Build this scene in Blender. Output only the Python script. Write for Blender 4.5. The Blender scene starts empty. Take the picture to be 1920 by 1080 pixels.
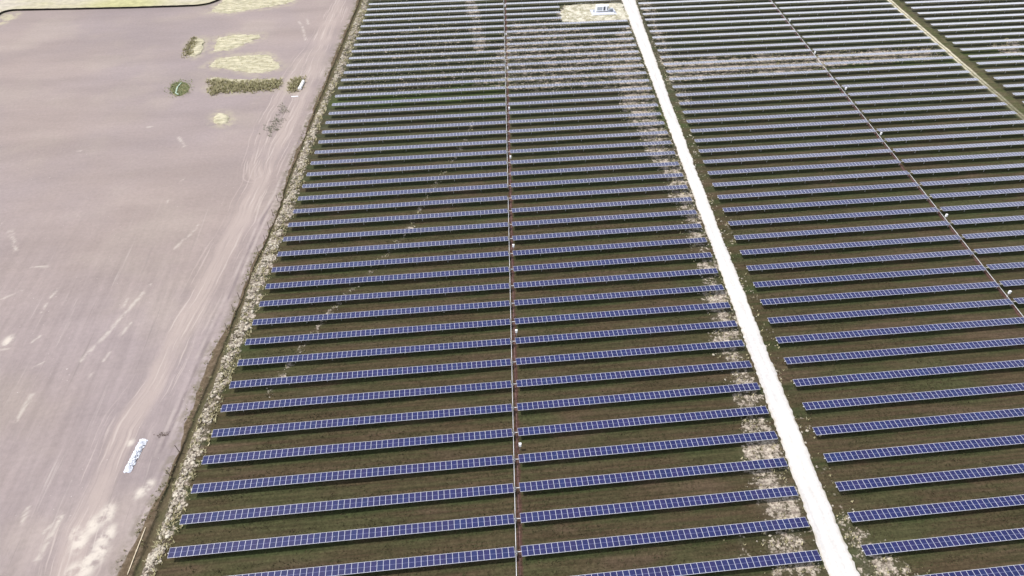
import bpy, math, random
import numpy as np
from mathutils import Matrix, Vector
random.seed(7); rng=np.random.default_rng(11)
sc=bpy.context.scene; col=sc.collection
E0=[(-73.47,6.11),(-71.74,10.49),(-71.11,15.13),(-70.5,18.58),(-69.86,21.29),(-69.0,24.19),(-68.81,28.7),(-68.09,33.1),(-68.68,38.13),(-68.29,42.55),(-68.14,45.61),(-68.29,49.6),(-67.7,52.49),(-67.15,58.22),(-66.69,62.27),(-65.43,66.37),(-64.78,69.92),(-64.35,73.41),(-63.94,78.04),(-63.11,90.56),(-62.32,96.55),(-61.34,101.81),(-60.31,110.42),(-60.12,115.25),(-59.66,124.24),(-59.58,129.88),(-59.08,139.19),(-57.0,160.64),(-55.54,182.87),(-53.82,198.45),(-52.06,219.52),(-49.69,240.83),(-47.69,263.41),(-45.73,284.44),(-44.95,293.59)]
E1=[(-70.22,4.01),(-69.92,9.21),(-69.53,12.91),(-69.29,17.85),(-68.79,22.04),(-68.56,24.52),(-68.18,29.7),(-67.8,33.76),(-67.28,39.0),(-66.87,42.39),(-66.65,45.76),(-66.62,47.33),(-66.0,53.13),(-65.38,59.44),(-64.72,65.36),(-64.21,73.4),(-63.53,77.99),(-62.67,90.51),(-60.88,103.76),(-59.71,117.41),(-59.36,125.67),(-58.39,139.11),(-56.26,160.56),(-54.55,182.76),(-52.87,199.26),(-51.42,216.91),(-49.0,240.75),(-46.96,263.33),(-44.97,284.35),(-44.17,293.5)]
E2=[(-68.96,3.87),(-68.78,7.48),(-67.92,9.75),(-67.78,13.06),(-67.33,16.11),(-67.26,20.03),(-67.39,22.76),(-66.91,27.97),(-66.57,31.28),(-66.26,37.43),(-65.89,41.08),(-65.2,45.6),(-64.9,47.62),(-64.71,52.16),(-64.34,60.57),(-63.51,66.54),(-62.95,72.27),(-62.69,77.08),(-62.37,88.66),(-61.43,93.61),(-60.59,100.73),(-59.54,108.23),(-59.38,113.8),(-58.66,117.85),(-58.11,126.13),(-57.65,135.84),(-55.98,157.97),(-53.76,178.53),(-51.85,196.86),(-50.2,212.28),(-48.77,228.04),(-47.35,243.43),(-45.67,261.92),(-43.55,281.42),(-42.49,293.31)]
E3=[(-66.82,3.63),(-66.03,6.13),(-65.11,9.44),(-64.53,13.27),(-64.2,19.33),(-64.34,23.68),(-63.36,30.12),(-63.19,34.66),(-62.84,38.52),(-62.68,42.39),(-62.42,45.29),(-61.97,47.3),(-61.19,54.97),(-60.4,61.21),(-59.59,68.01),(-58.46,77.85),(-57.97,87.73),(-57.3,95.28),(-56.61,104.55),(-55.46,112.56),(-54.61,119.94),(-54.27,126.89),(-53.93,140.56),(-52.62,162.75),(-50.57,186.56),(-48.26,203.39),(-46.56,211.87),(-44.93,230.3),(-42.89,254.79),(-40.91,273.35),(-39.77,293.0)]
ROADL=[(56.08,-10.08),(56.83,-1.68),(58.51,16.49),(60.32,33.07),(62.21,52.68),(64.4,75.55),(67.14,103.6),(69.9,133.06),(73.4,169.67),(77.04,212.76),(82.92,279.0)]
ROADR=[(61.59,-10.68),(62.31,-3.38),(64.08,15.88),(65.03,32.55),(66.82,52.18),(68.54,72.4),(70.57,96.43),(73.62,130.29),(77.55,167.11),(82.13,212.19),(89.89,278.21)]
FENCE=[(-60.14,122.41),(-60.48,115.01),(-60.8,108.48),(-60.99,102.27),(-62.11,97.13),(-62.49,90.72),(-62.97,84.52),(-63.94,78.04),(-64.79,73.66),(-65.05,66.9),(-68.33,30.8),(-68.62,24.66)]
BOX1=[(3.35,23.44),(6.33,56.9),(9.28,90.51),(13.47,137.64),(16.57,171.4),(19.48,205.3),(22.41,239.4),(25.35,273.25)]
BOX2=[(135.33,57.01),(138.04,90.81),(142.6,138.73),(146.13,172.81),(148.37,205.73),(151.82,240.32)]
TRACK=[(-82.33,5.74),(-82.95,13.26),(-82.24,21.3),(-82.21,27.94),(-81.71,38.41),(-78.48,50.72),(-76.27,69.84),(-72.91,92.56),(-69.82,112.01),(-67.41,136.93),(-65.07,159.71),(-62.44,178.69),(-60.09,203.78),(-58.22,232.34),(-55.46,267.48),(-53.52,294.56)]
BRANCH=[(-69.62,138.12),(-70.85,151.5),(-70.73,180.43),(-67.63,206.52),(-61.02,238.16),(-58.12,264.6)]
RUT=[(-72.26,30.82),(-71.31,40.63),(-70.51,50.98),(-69.09,63.44),(-66.6,82.97),(-65.15,99.52),(-63.47,113.98),(-61.05,127.34),(-58.7,151.87),(-55.9,178.77)]
RUT2=[(-72.88,12.49),(-69.57,33.26),(-66.62,54.38),(-64.16,75.4),(-60.62,101.98)]
STREAK=[[(-112.98,88.1),(-113.54,84.35)],[(-113.73,82.3),(-113.8,78.87)],[(-84.47,106.38),(-86.14,102.09)],[(-81.97,112.82),(-83.54,107.54)],[(-89.06,86.97),(-90.1,83.65)],[(-89.9,83.42),(-94.0,70.84)],[(-94.09,70.28),(-98.07,59.89)],[(-95.0,69.07),(-95.28,66.69)],[(-110.87,69.89),(-111.98,67.8)],[(-118.41,66.16),(-116.62,66.32)],[(-91.95,62.36),(-92.48,59.62)],[(-89.76,72.29),(-91.13,68.08)],[(-134.75,160.36),(-130.84,160.63)],[(-113.51,175.27),(-111.62,175.06)],[(-100.2,166.58),(-96.81,159.66)],[(-92.07,139.68),(-92.51,137.22)],[(-88.07,16.98),(-89.77,14.56)],[(-87.74,16.6),(-88.81,8.83)],[(-95.02,20.66),(-94.64,16.56)],[(-105.46,50.49),(-105.98,42.96)],[(-93.21,81.69),(-93.77,78.06)],[(-93.83,125.73),(-94.68,127.26)],[(-106.8,60.51),(-108.66,59.0)],[(-68.2,262.6),(-65.13,247.18)],[(-67.3,272.07),(-65.88,265.48)],[(-70.62,269.21),(-68.82,263.92)],[(-136.41,116.76),(-130.72,106.05)],[(-123.41,98.15),(-119.02,97.66)],[(-125.91,85.3),(-122.31,88.06)],[(-94.29,55.74),(-94.36,54.1)]]
BLOT=[(-78.92,17.14,1.87),(-80.77,15.04,1.64),(-77.96,9.23,2.19),(-79.39,6.24,2.15),(-77.16,12.96,1.43),(-83.78,13.69,1.02),(-82.19,11.85,1.82),(-79.42,7.8,1.58),(-81.48,5.44,1.56),(-78.33,11.98,1.01),(-118.0,68.83,1.57),(-87.87,16.96,0.83),(-73.81,21.35,1.07),(-72.33,22.8,1.29),(-79.22,34.32,0.79)]
S1=[(-113.39,236.95),(-113.71,245.24),(-114.03,253.88),(-110.42,254.06),(-108.51,250.35),(-107.48,239.0),(-109.33,234.35)]
S2=[(-103.19,239.61),(-103.99,253.92),(-99.4,256.37),(-86.05,255.45),(-84.89,252.35),(-90.73,246.04),(-97.31,238.94)]
S3=[(-102.55,224.71),(-98.86,232.1),(-91.91,233.45),(-79.94,234.25),(-76.71,230.13),(-72.21,219.26),(-76.32,216.71),(-81.38,215.31),(-90.48,219.31)]
S4=[(-99.19,213.41),(-91.17,211.55),(-82.56,209.62),(-71.59,209.82),(-71.22,205.5),(-81.94,205.77),(-90.46,207.67),(-97.96,210.4)]
S5=[(-113.81,285.33),(-111.37,296.85),(-109.66,303.89),(-74.1,299.83),(-78.23,291.65),(-95.04,286.6),(-104.27,282.89)]
S6=[(-89.85,175.74),(-91.05,179.86),(-89.67,182.56),(-86.86,181.83),(-84.74,177.55),(-85.1,174.43),(-87.62,173.93)]
HEDGE=[(-98.28,209.97),(-97.31,211.28),(-86.27,207.2),(-72.02,208.44),(-70.88,204.53),(-71.9,200.02),(-84.97,199.68),(-94.25,198.92),(-96.24,201.85)]
POND=[(-112.51,204.59),(-112.94,209.73),(-110.79,211.85),(-106.89,209.99),(-104.78,205.09),(-105.07,200.13),(-107.6,198.19),(-109.96,199.79)]
SCRUB=[(-66.02,198.45),(-65.59,206.76),(-63.34,208.9),(-61.92,207.3),(-62.64,202.67),(-64.06,197.32)]
TUFT=[(-70.76,165.15),(-69.84,171.54),(-68.09,179.32),(-67.64,187.62),(-65.41,188.66),(-65.16,178.99),(-65.78,169.15),(-67.7,162.95)]
S1D=[(-113.94,236.47),(-114.62,245.35),(-114.63,254.54),(-113.57,253.83),(-112.97,242.93),(-112.35,235.22)]
STREAM=[(-107.2,209.55),(-108.86,208.8),(-109.53,204.71),(-109.05,200.13),(-107.5,198.63)]
SILT=[(-208.02,263.36),(-210.79,285.13),(-211.49,293.75),(-210.91,297.06),(-208.82,297.84),(-181.0,296.04),(-153.65,294.65),(-128.75,293.9),(-118.77,293.81),(-115.45,295.9),(-112.45,299.84),(-109.67,305.37),(-106.05,313.99)]
GRASSBELOW=[(-206.48,281.44),(-204.7,285.73),(-203.7,292.2),(-207.89,296.71),(-209.95,292.91)]
CULV=[(-61.38,205.23),(-62.11,198.8)]
PLANK=[(-64.75,193.18),(-62.12,192.88)]
PILE=[(-76.57,34.73),(-77.81,26.69)]
PIPE=[(-70.5,13.38),(-70.88,8.64),(-71.21,4.04)]
DEB=[(-74.21,35.45),(-71.56,36.01)]
ZONES=[([(59.8,82.6),(65.3,81.9),(62.6,58.4),(60.4,38.7),(58.9,24.9),(58.1,10.0),(57.2,-1.7),(56.3,-10.1),(46.1,-9.0),(49.5,3.7),(50.6,24.3),(53.4,39.5),(55.5,57.2),(57.1,73.7)],0.62),([(59.8,85.0),(65.0,82.0),(68.6,119.6),(71.1,153.8),(75.2,196.7),(80.3,245.7),(70.6,240.7),(58.0,213.9),(58.7,167.2),(60.9,130.0),(61.2,97.5)],0.55),([(47.7,255.8),(53.6,276.6),(82.1,275.5),(82.4,254.4),(65.4,250.6)],0.9),([(27.0,258.1),(47.0,259.1),(75.0,228.4),(74.6,196.8),(75.4,184.8),(17.5,189.1),(3.4,195.2)],0.42),([(-50.2,254.4),(2.6,260.9),(9.4,219.3),(3.1,190.7),(-21.4,186.8),(-46.1,196.2)],0.22),([(6.1,287.8),(12.3,287.1),(14.5,232.4),(7.2,219.6)],0.6),([(83.8,209.9),(121.1,210.5),(158.6,210.6),(202.2,209.5),(200.1,197.8),(136.8,192.7),(82.1,190.1)],0.6),([(228.0,210.0),(246.8,212.4),(236.2,196.9),(224.5,197.2)],0.5),([(63.0,1.0),(66.6,-2.7),(70.9,-8.6),(74.6,-12.1),(61.8,-10.7)],0.55),([(78.7,167.0),(73.6,130.3),(71.0,97.7),(67.5,55.9),(65.9,31.7),(64.6,11.9),(63.5,-1.3),(65.5,-2.6),(66.8,11.6),(68.0,30.7),(69.9,54.7),(73.7,97.4),(76.8,129.9),(81.7,166.6)],0.22),([(42.0,-0.6),(43.3,-0.7),(42.4,-5.5),(40.9,-5.3)],0.5),([(-40.7,253.3),(40.3,283.9),(-40.0,293.0)],0.12),([(90.7,278.1),(79.3,169.0),(85.9,170.4),(98.4,277.2)],0.45)]
TRAILS=[([(-52.2,44.6),(-46.5,57.4),(-42.3,66.1),(-37.6,75.6),(-31.1,84.5),(-21.1,101.4),(-14.6,119.8),(-7.2,137.6),(-1.2,150.8),(2.5,165.4)],1.1,0.36),([(42.7,-0.1),(42.0,-6.5)],1.0,0.4)]
GREEN=[([(-48.8,191.1),(-21.5,192.5),(8.1,201.8),(19.6,199.1),(13.7,181.5),(-33.3,181.6),(-50.2,184.4)],1.0),([(66.0,172.6),(80.3,168.9),(78.6,153.0),(57.9,155.3)],0.6),([(147.3,201.2),(242.8,206.6),(234.2,194.0),(143.0,191.5)],0.7),([(64.0,-7.9),(73.6,-9.4),(73.5,-11.5),(65.5,-11.1)],0.6)]
PAD=[(50.15,255.49),(50.97,265.23),(54.75,275.79),(67.9,276.41),(82.39,275.47),(82.29,255.06),(67.06,252.92)]
INV=[(70.84,263.98)]
CORN=[(-219.54,313.5),(277.29,256.83),(-94.41,6.34),(91.53,-13.95)]
CAM={'loc': [-7.674, -65.332, 125.523], 'R': [[0.994209, 0.073027, -0.078835], [-0.107441, 0.661069, -0.742593], [-0.002114, 0.746763, 0.665087]], 'f': 1331.0}
PITCH=6.7419
SKEW=0.09118
GL=0.378
GR=0.874
B2=64.108
DR2=129.310
TILT=-0.0328
U=1.15

# ------------------------------------------------------------ camera, sky, sun
cd=bpy.data.cameras.new('camera'); cam=bpy.data.objects.new('camera',cd); col.objects.link(cam)
cd.sensor_width=36; cd.lens=CAM['f']/1920*36; cd.clip_start=1; cd.clip_end=6000
M=Matrix([list(r)+[0] for r in CAM['R']]+[[0,0,0,1]]); cam.matrix_world=Matrix.Translation(CAM['loc'])@M
sc.camera=cam
SUN_EL=math.radians(66); SUN_AZ=math.radians(278)     # the sun stands high, to the left of the picture
w=bpy.data.worlds.new('World'); sc.world=w; w.use_nodes=True
nt=w.node_tree; bg=nt.nodes['Background']; sky=nt.nodes.new('ShaderNodeTexSky')
sky.sky_type='NISHITA'; sky.sun_disc=False; sky.sun_elevation=SUN_EL; sky.sun_rotation=SUN_AZ
sky.air_density=1.0; sky.dust_density=2.5; sky.ozone_density=1.0
# unseen cloud bank added: broken overhead, closing towards the horizon to whiten far panels
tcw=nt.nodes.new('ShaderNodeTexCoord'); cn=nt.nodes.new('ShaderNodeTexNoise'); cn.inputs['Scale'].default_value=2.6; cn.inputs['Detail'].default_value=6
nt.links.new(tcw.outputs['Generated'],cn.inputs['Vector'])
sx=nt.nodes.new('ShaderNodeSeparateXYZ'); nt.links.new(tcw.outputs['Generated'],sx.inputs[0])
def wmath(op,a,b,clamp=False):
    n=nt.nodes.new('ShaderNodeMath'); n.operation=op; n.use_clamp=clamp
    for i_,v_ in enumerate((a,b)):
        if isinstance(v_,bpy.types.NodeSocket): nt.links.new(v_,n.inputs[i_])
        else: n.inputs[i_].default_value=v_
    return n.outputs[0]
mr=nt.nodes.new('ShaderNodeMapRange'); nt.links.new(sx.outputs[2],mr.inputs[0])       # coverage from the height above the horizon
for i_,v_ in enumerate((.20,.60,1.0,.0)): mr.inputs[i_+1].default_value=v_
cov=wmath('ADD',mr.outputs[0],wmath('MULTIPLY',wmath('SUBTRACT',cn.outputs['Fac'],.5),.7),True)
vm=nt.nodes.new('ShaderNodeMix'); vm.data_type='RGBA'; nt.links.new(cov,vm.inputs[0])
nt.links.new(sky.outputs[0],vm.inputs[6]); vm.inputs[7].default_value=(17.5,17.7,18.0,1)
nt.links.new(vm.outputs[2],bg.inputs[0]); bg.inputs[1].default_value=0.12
sl=bpy.data.lights.new('sun','SUN'); so=bpy.data.objects.new('sun',sl); col.objects.link(so)
sl.energy=3.6; sl.angle=math.radians(1.5); sl.color=(1.0,0.96,0.91)
sd=Vector((math.sin(SUN_AZ)*math.cos(SUN_EL),math.cos(SUN_AZ)*math.cos(SUN_EL),math.sin(SUN_EL)))
so.rotation_euler=sd.to_track_quat('Z','Y').to_euler(); so.location=(0,0,200)
sc.view_settings.view_transform='Standard'; sc.view_settings.look='None'
sc.view_settings.exposure=0.0; sc.view_settings.gamma=1; sc.view_settings.use_curve_mapping=False

# ------------------------------------------------------------ helpers
def mesh(name,V,F,mats,midx=None,smooth=False,attrs=None):
    """V (n,3) floats, F (m,k) ints (one polygon size) or list of such arrays"""
    V=np.asarray(V,np.float32); Fs=[np.asarray(f,np.int32) for f in (F if isinstance(F,list) else [F])]
    me=bpy.data.meshes.new(name)
    me.vertices.add(len(V)); me.vertices.foreach_set('co',V.ravel())
    loops=np.concatenate([f.ravel() for f in Fs]); tot=np.concatenate([np.full(len(f),f.shape[1],np.int32) for f in Fs])
    me.loops.add(len(loops)); me.loops.foreach_set('vertex_index',loops)
    me.polygons.add(len(tot)); st=np.zeros(len(tot),np.int32); st[1:]=np.cumsum(tot)[:-1]
    me.polygons.foreach_set('loop_start',st)
    for m in mats: me.materials.append(m)
    if midx is not None: me.polygons.foreach_set('material_index',np.asarray(midx,np.int32))
    me.polygons.foreach_set('use_smooth',np.full(len(tot),smooth))
    for k,a in (attrs or {}).items():
        at=me.attributes.new(k,'FLOAT','POINT'); at.data.foreach_set('value',np.asarray(a,np.float32).ravel())
    me.update(calc_edges=True); me.validate()
    return me
def obj(name,me,parent=None,loc=None,rot=None,label=None,cat=None,group=None,kind=None):
    o=bpy.data.objects.new(name,me); col.objects.link(o)
    if parent is not None: o.parent=parent
    if loc is not None: o.location=loc
    if rot is not None: o.rotation_euler=rot
    if label: o['label']=label
    if cat: o['category']=cat
    if group: o['group']=group
    if kind: o['kind']=kind
    return o
def box(cx,cy,cz,sx,sy,sz):
    x,y,z=sx/2,sy/2,sz/2
    V=np.array([(-x,-y,-z),(x,-y,-z),(x,y,-z),(-x,y,-z),(-x,-y,z),(x,-y,z),(x,y,z),(-x,y,z)])+(cx,cy,cz)
    F=np.array([(0,3,2,1),(4,5,6,7),(0,1,5,4),(1,2,6,5),(2,3,7,6),(3,0,4,7)])
    return V,F
def join(parts):
    Vs=[];Fs=[];n=0
    for V,F in parts: Vs.append(V);Fs.append(np.asarray(F)+n);n+=len(V)
    return np.concatenate(Vs),np.concatenate(Fs)
def tube(p,q,r,n=8,r2=None):
    p=np.array(p,float);q=np.array(q,float);d=q-p;d/=np.linalg.norm(d)
    a=np.cross(d,(0,0,1) if abs(d[2])<.9 else (1,0,0));a/=np.linalg.norm(a);b=np.cross(d,a)
    t=np.linspace(0,2*np.pi,n,endpoint=False); ring=np.outer(np.cos(t),a)+np.outer(np.sin(t),b)
    r2=r if r2 is None else r2
    V=np.concatenate([p+ring*r,q+ring*r2,[p],[q]])
    F=[(i,(i+1)%n,n+(i+1)%n,n+i) for i in range(n)]+[((i+1)%n,i,2*n,2*n) for i in range(n)]+[(n+i,n+(i+1)%n,2*n+1,2*n+1) for i in range(n)]
    F=np.array(F); side=F[:n]; caps=F[n:,:3]
    return V,side,caps
def tubes(lst):
    Vs=[];S=[];C=[];n=0
    for V,s,c in lst: Vs.append(V);S.append(s+n);C.append(c+n);n+=len(V)
    return np.concatenate(Vs),[np.concatenate(S),np.concatenate(C)]
def smooth01(a,b,x):
    t=np.clip((x-a)/(b-a),0,1); return t*t*(3-2*t)
# value noise used for outlines and for the density of loose stones
_g=rng.random((256,256))
def vnoise(x,y):
    xi=np.floor(x).astype(int);yi=np.floor(y).astype(int);fx=x-xi;fy=y-yi
    fx=fx*fx*(3-2*fx);fy=fy*fy*(3-2*fy);G=lambda i,j:_g[i%256,j%256]
    return (G(xi,yi)*(1-fx)+G(xi+1,yi)*fx)*(1-fy)+(G(xi,yi+1)*(1-fx)+G(xi+1,yi+1)*fx)*fy
def fbm(x,y,o=4):
    s=0;a=.5
    for i in range(o): s=s+a*vnoise(x+17*i,y+31*i); x=x*2.03;y=y*2.03;a*=.5
    return s/(1-.5**o)
def seg_dist(X,Y,pl):
    """unsigned distance to a polyline, and the signed lateral offset to its nearest segment"""
    best=np.full(np.shape(X),1e9);sg=np.full(np.shape(X),1e9)
    for (x0,y0),(x1,y1) in zip(pl[:-1],pl[1:]):
        dx,dy=x1-x0,y1-y0;L2=dx*dx+dy*dy
        t=np.clip(((X-x0)*dx+(Y-y0)*dy)/L2,0,1)
        d=np.hypot(X-x0-t*dx,Y-y0-t*dy); s=np.sign((X-x0)*dy-(Y-y0)*dx)
        m=d<best; best=np.where(m,d,best); sg=np.where(m,d*s,sg)
    return best,sg
def in_poly(X,Y,pl):
    ins=np.zeros(np.shape(X),bool);n=len(pl)
    for i in range(n):
        x0,y0=pl[i];x1,y1=pl[(i+1)%n]
        if y0==y1: continue
        c=((y0>Y)!=(y1>Y))&(X<(x1-x0)*(Y-y0)/(y1-y0)+x0); ins^=c
    return ins
def soft_poly(X,Y,pl,r):
    d,_=seg_dist(X,Y,list(pl)+[pl[0]]); return np.where(in_poly(X,Y,pl),1,-1)*d/r
def curve(pts):
    a=np.array(sorted(pts,key=lambda p:p[1])); 
    def f(Y):
        Y=np.asarray(Y,float); r=np.interp(Y,a[:,1],a[:,0])
        r=np.where(Y<a[0,1],a[0,0]+SKEW*(Y-a[0,1]),r); return np.where(Y>a[-1,1],a[-1,0]+SKEW*(Y-a[-1,1]),r)
    return f
fE0,fE1,fE2,fE3=curve(E0),curve(E1),curve(E2),curve(E3)
_cl=np.polyfit([p[1] for p in ROADL],[p[0] for p in ROADL],2);_cr=np.polyfit([p[1] for p in ROADR],[p[0] for p in ROADR],2)
fRL=lambda y:np.polyval(_cl,y)
fRR=lambda y:np.polyval(_cr,y)

# ------------------------------------------------------------ node helpers
class NT:
    def __init__(s,name):
        s.m=bpy.data.materials.new(name);s.m.use_nodes=True;s.t=s.m.node_tree;s.b=s.t.nodes['Principled BSDF']
        s.pos=s.n('ShaderNodeNewGeometry').outputs['Position']
    def n(s,t,**k):
        nd=s.t.nodes.new(t)
        for a,b in k.items(): setattr(nd,a,b)
        return nd
    def put(s,sock,v):
        if isinstance(v,bpy.types.NodeSocket): s.t.links.new(v,sock)
        else: sock.default_value=v
    def math(s,op,a,b=0.0,clamp=False):
        nd=s.n('ShaderNodeMath',operation=op,use_clamp=clamp);s.put(nd.inputs[0],a);s.put(nd.inputs[1],b);return nd.outputs[0]
    def ramp(s,v,a,b,o0=0.0,o1=1.0):
        nd=s.n('ShaderNodeMapRange',interpolation_type='SMOOTHSTEP');s.put(nd.inputs[0],v)
        for i,x in enumerate((a,b,o0,o1)): s.put(nd.inputs[i+1],x)
        return nd.outputs[0]
    def noise(s,scale,detail=4,rough=.55,stretch=(1,1,1),off=(0,0,0),rot=0):
        mp=s.n('ShaderNodeMapping');s.t.links.new(s.pos,mp.inputs[0]);mp.inputs['Scale'].default_value=stretch;mp.inputs['Location'].default_value=off;mp.inputs['Rotation'].default_value=(0,0,rot)
        nd=s.n('ShaderNodeTexNoise');s.t.links.new(mp.outputs[0],nd.inputs['Vector'])
        nd.inputs['Scale'].default_value=scale;nd.inputs['Detail'].default_value=detail;nd.inputs['Roughness'].default_value=rough
        return nd.outputs['Fac']
    def attr(s,name): return s.n('ShaderNodeAttribute',attribute_name=name).outputs['Fac']
    def mix(s,f,a,b):
        nd=s.n('ShaderNodeMix',data_type='RGBA');s.put(nd.inputs[0],f)
        for i,v in ((6,a),(7,b)):
            s.put(nd.inputs[i],v if isinstance(v,bpy.types.NodeSocket) else (*v,1))
        return nd.outputs[2]
    def scale(s,c,f):
        nd=s.n('ShaderNodeMix',data_type='RGBA',blend_type='MULTIPLY');nd.inputs[0].default_value=1
        s.put(nd.inputs[6],c)
        cb=s.n('ShaderNodeCombineXYZ')
        for i in range(3): s.put(cb.inputs[i],f)
        s.t.links.new(cb.outputs[0],nd.inputs[7]);return nd.outputs[2]
    def xyz(s):
        nd=s.n('ShaderNodeSeparateXYZ');s.t.links.new(s.pos,nd.inputs[0]);return nd.outputs
    def done(s,c,rough=.9,spec=.2,bump=None,bs=.3,bd=.1,metal=0):
        s.put(s.b.inputs['Base Color'],c if isinstance(c,bpy.types.NodeSocket) else (*c,1))
        s.put(s.b.inputs['Roughness'],rough);s.b.inputs['Specular IOR Level'].default_value=spec;s.b.inputs['Metallic'].default_value=metal
        if bump is not None:
            bn=s.n('ShaderNodeBump');bn.inputs['Strength'].default_value=bs;bn.inputs['Distance'].default_value=bd
            s.t.links.new(bump,bn.inputs['Height']);s.t.links.new(bn.outputs[0],s.b.inputs['Normal'])
        return s.m
    def island(s): return s.n('ShaderNodeNewGeometry').outputs['Random Per Island']
    def objrand(s): return s.n('ShaderNodeObjectInfo').outputs['Random']
def plain(name,c,rough=.7,spec=.3,metal=0,var=.08,sc_=3.0):
    t=NT(name); n=t.noise(sc_,3); return t.done(t.scale((*c,1),t.ramp(n,.3,.7,1-var,1+var)),rough,spec,metal=metal)

# ---- ground materials
def mat_field():
    t=NT('bare_field_soil')
    big=t.noise(.012,4,.55); mid=t.noise(.05,5,.6,(.35,1,1)); fine=t.noise(.9,5,.65); drag=t.noise(.16,4,.6,(.12,1,1),rot=math.radians(-14))
    c=t.mix(t.ramp(big,.35,.65),(.298,.246,.226),(.280,.236,.232))
    c=t.mix(t.ramp(t.noise(.03,3,off=(40,9,0)),.48,.66,0,.6),c,(.330,.280,.250))
    c=t.scale(c,t.ramp(mid,.3,.7,.91,1.07)); c=t.scale(c,t.ramp(drag,.3,.7,.985,1.015)); c=t.scale(c,t.ramp(fine,.25,.75,.94,1.06))
    dirn=t.noise(.35,5,.65,(1,.06,1),rot=math.radians(28)); near=t.ramp(t.xyz()[1],70,150,1,0)
    c=t.scale(c,t.math('ADD',1.0,t.math('MULTIPLY',near,t.ramp(dirn,.3,.7,-.09,.09))))
    c=t.mix(t.math('MULTIPLY',near,t.ramp(t.noise(.5,4,.6,(1,.035,1),(4,4,0),rot=math.radians(24)),.62,.72,0,.5)),c,(.47,.42,.385))
    c=t.mix(t.math('MULTIPLY',near,t.ramp(t.noise(.8,3,.6,(1,.03,1),(9,1,0),rot=math.radians(31)),.36,.27,0,.5)),c,(.21,.18,.17))
    # wheel tracks: bands of lighter, compacted soil with fine ruts, measured from the track's centre line
    wob=t.math('MULTIPLY',t.math('SUBTRACT',t.noise(.05,3,off=(5,1,0)),.5),3.0)
    for an,half,amt in (('trk',3.4,.75),('brn',2.8,.5)):
        d=t.math('ADD',t.attr(an),wob); ad=t.math('ABSOLUTE',d)
        band=t.math('MULTIPLY',t.ramp(ad,half*.4,half*1.15,amt,0),t.ramp(t.noise(.09,3,stretch=(1,.4,1)),.3,.6,.35,1))
        c=t.mix(band,c,(.385,.322,.292))
        # streaky ruts: noise read along the lateral distance only
        cb=t.n('ShaderNodeCombineXYZ');t.t.links.new(d,cb.inputs[0]);sp=t.xyz();t.t.links.new(t.math('MULTIPLY',sp[1],.03),cb.inputs[1])
        ns=t.n('ShaderNodeTexNoise');t.t.links.new(cb.outputs[0],ns.inputs['Vector']);ns.inputs['Scale'].default_value=1.5;ns.inputs['Detail'].default_value=4
        c=t.mix(t.math('MULTIPLY',t.ramp(ns.outputs['Fac'],.55,.66),t.ramp(ad,half*.9,half*2.3,.6,0)),c,(.46,.395,.36))
        c=t.mix(t.math('MULTIPLY',t.ramp(ns.outputs['Fac'],.46,.36),t.ramp(ad,half*.9,half*2.0,.38,0)),c,(.25,.21,.205))
    for an,a in (('rut',.75),('rut2',.45)):
        d=t.math('ABSOLUTE',t.math('ADD',t.attr(an),t.math('MULTIPLY',wob,.35)))
        m=t.math('MULTIPLY',t.ramp(d,.12,.5,a,0),t.ramp(t.noise(.12,3,off=(3,3,0)),.35,.55,.15,1)); c=t.mix(m,c,(.20,.165,.165))
        m=t.math('MULTIPLY',t.ramp(t.math('ABSOLUTE',t.math('SUBTRACT',d,.9)),.1,.6,a*.6,0),t.ramp(t.noise(.1,3,off=(9,3,0)),.4,.6,.1,1)); c=t.mix(m,c,(.44,.385,.355))
    pale=t.math('MULTIPLY',t.attr('pale'),t.ramp(t.noise(.45,4,.6,off=(2,7,0)),.32,.58))
    c=t.mix(t.math('MULTIPLY',pale,.9),c,(.58,.53,.465))
    gr=t.math('MULTIPLY',t.attr('straw'),t.ramp(t.noise(.3,4,.65),.35,.6)); c=t.mix(gr,c,(.42,.38,.27))
    e=t.attr('edge'); em=t.math('MULTIPLY',t.ramp(e,.3,3.2,1,0),t.ramp(t.noise(.5,4,.6,off=(1,1,3)),.42,.6)); c=t.mix(em,c,(.21,.18,.15))
    sp=t.math('MULTIPLY',t.ramp(t.noise(1.6,2,.5),.70,.76,0,.55),t.ramp(t.noise(.04,2),.45,.6)); c=t.mix(sp,c,(.62,.57,.53))
    return t.done(c,.95,.15,t.noise(1.1,5,.65),.5,.25)
def mat_meadow():
    t=NT('dry_meadow'); c=t.mix(t.ramp(t.noise(.06,5,.6,(.4,1,1)),.35,.65),(.46,.42,.35),(.43,.40,.27))
    c=t.mix(t.attr('yellow'),c,(.42,.41,.20)); c=t.scale(c,t.ramp(t.noise(.35,5,.65),.25,.75,.8,1.16)); return t.done(c,.95,.1)
def mat_ditch():
    t=NT('ditch_earth'); u=t.attr('u')
    bank=t.mix(t.ramp(t.noise(.8,4),.4,.65),(.105,.078,.05),(.155,.118,.08)); floor=t.mix(t.ramp(t.noise(.5,4,stretch=(1,.3,1)),.4,.65),(.105,.085,.052),(.088,.082,.044))
    n=t.math('ADD',u,t.math('MULTIPLY',t.math('SUBTRACT',t.noise(.6,4),.5),.35))
    c=t.mix(t.ramp(n,.42,.56),bank,floor); c=t.mix(t.math('MULTIPLY',t.ramp(n,-.15,.08,1,0),t.ramp(t.noise(.9,4,off=(4,4,0)),.38,.6)),c,(.35,.30,.27))
    c=t.scale(c,t.ramp(t.noise(1.7,4,.65),.25,.75,.78,1.2)); return t.done(c,.95,.1,t.noise(1.3,4),.8,.4)
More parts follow.
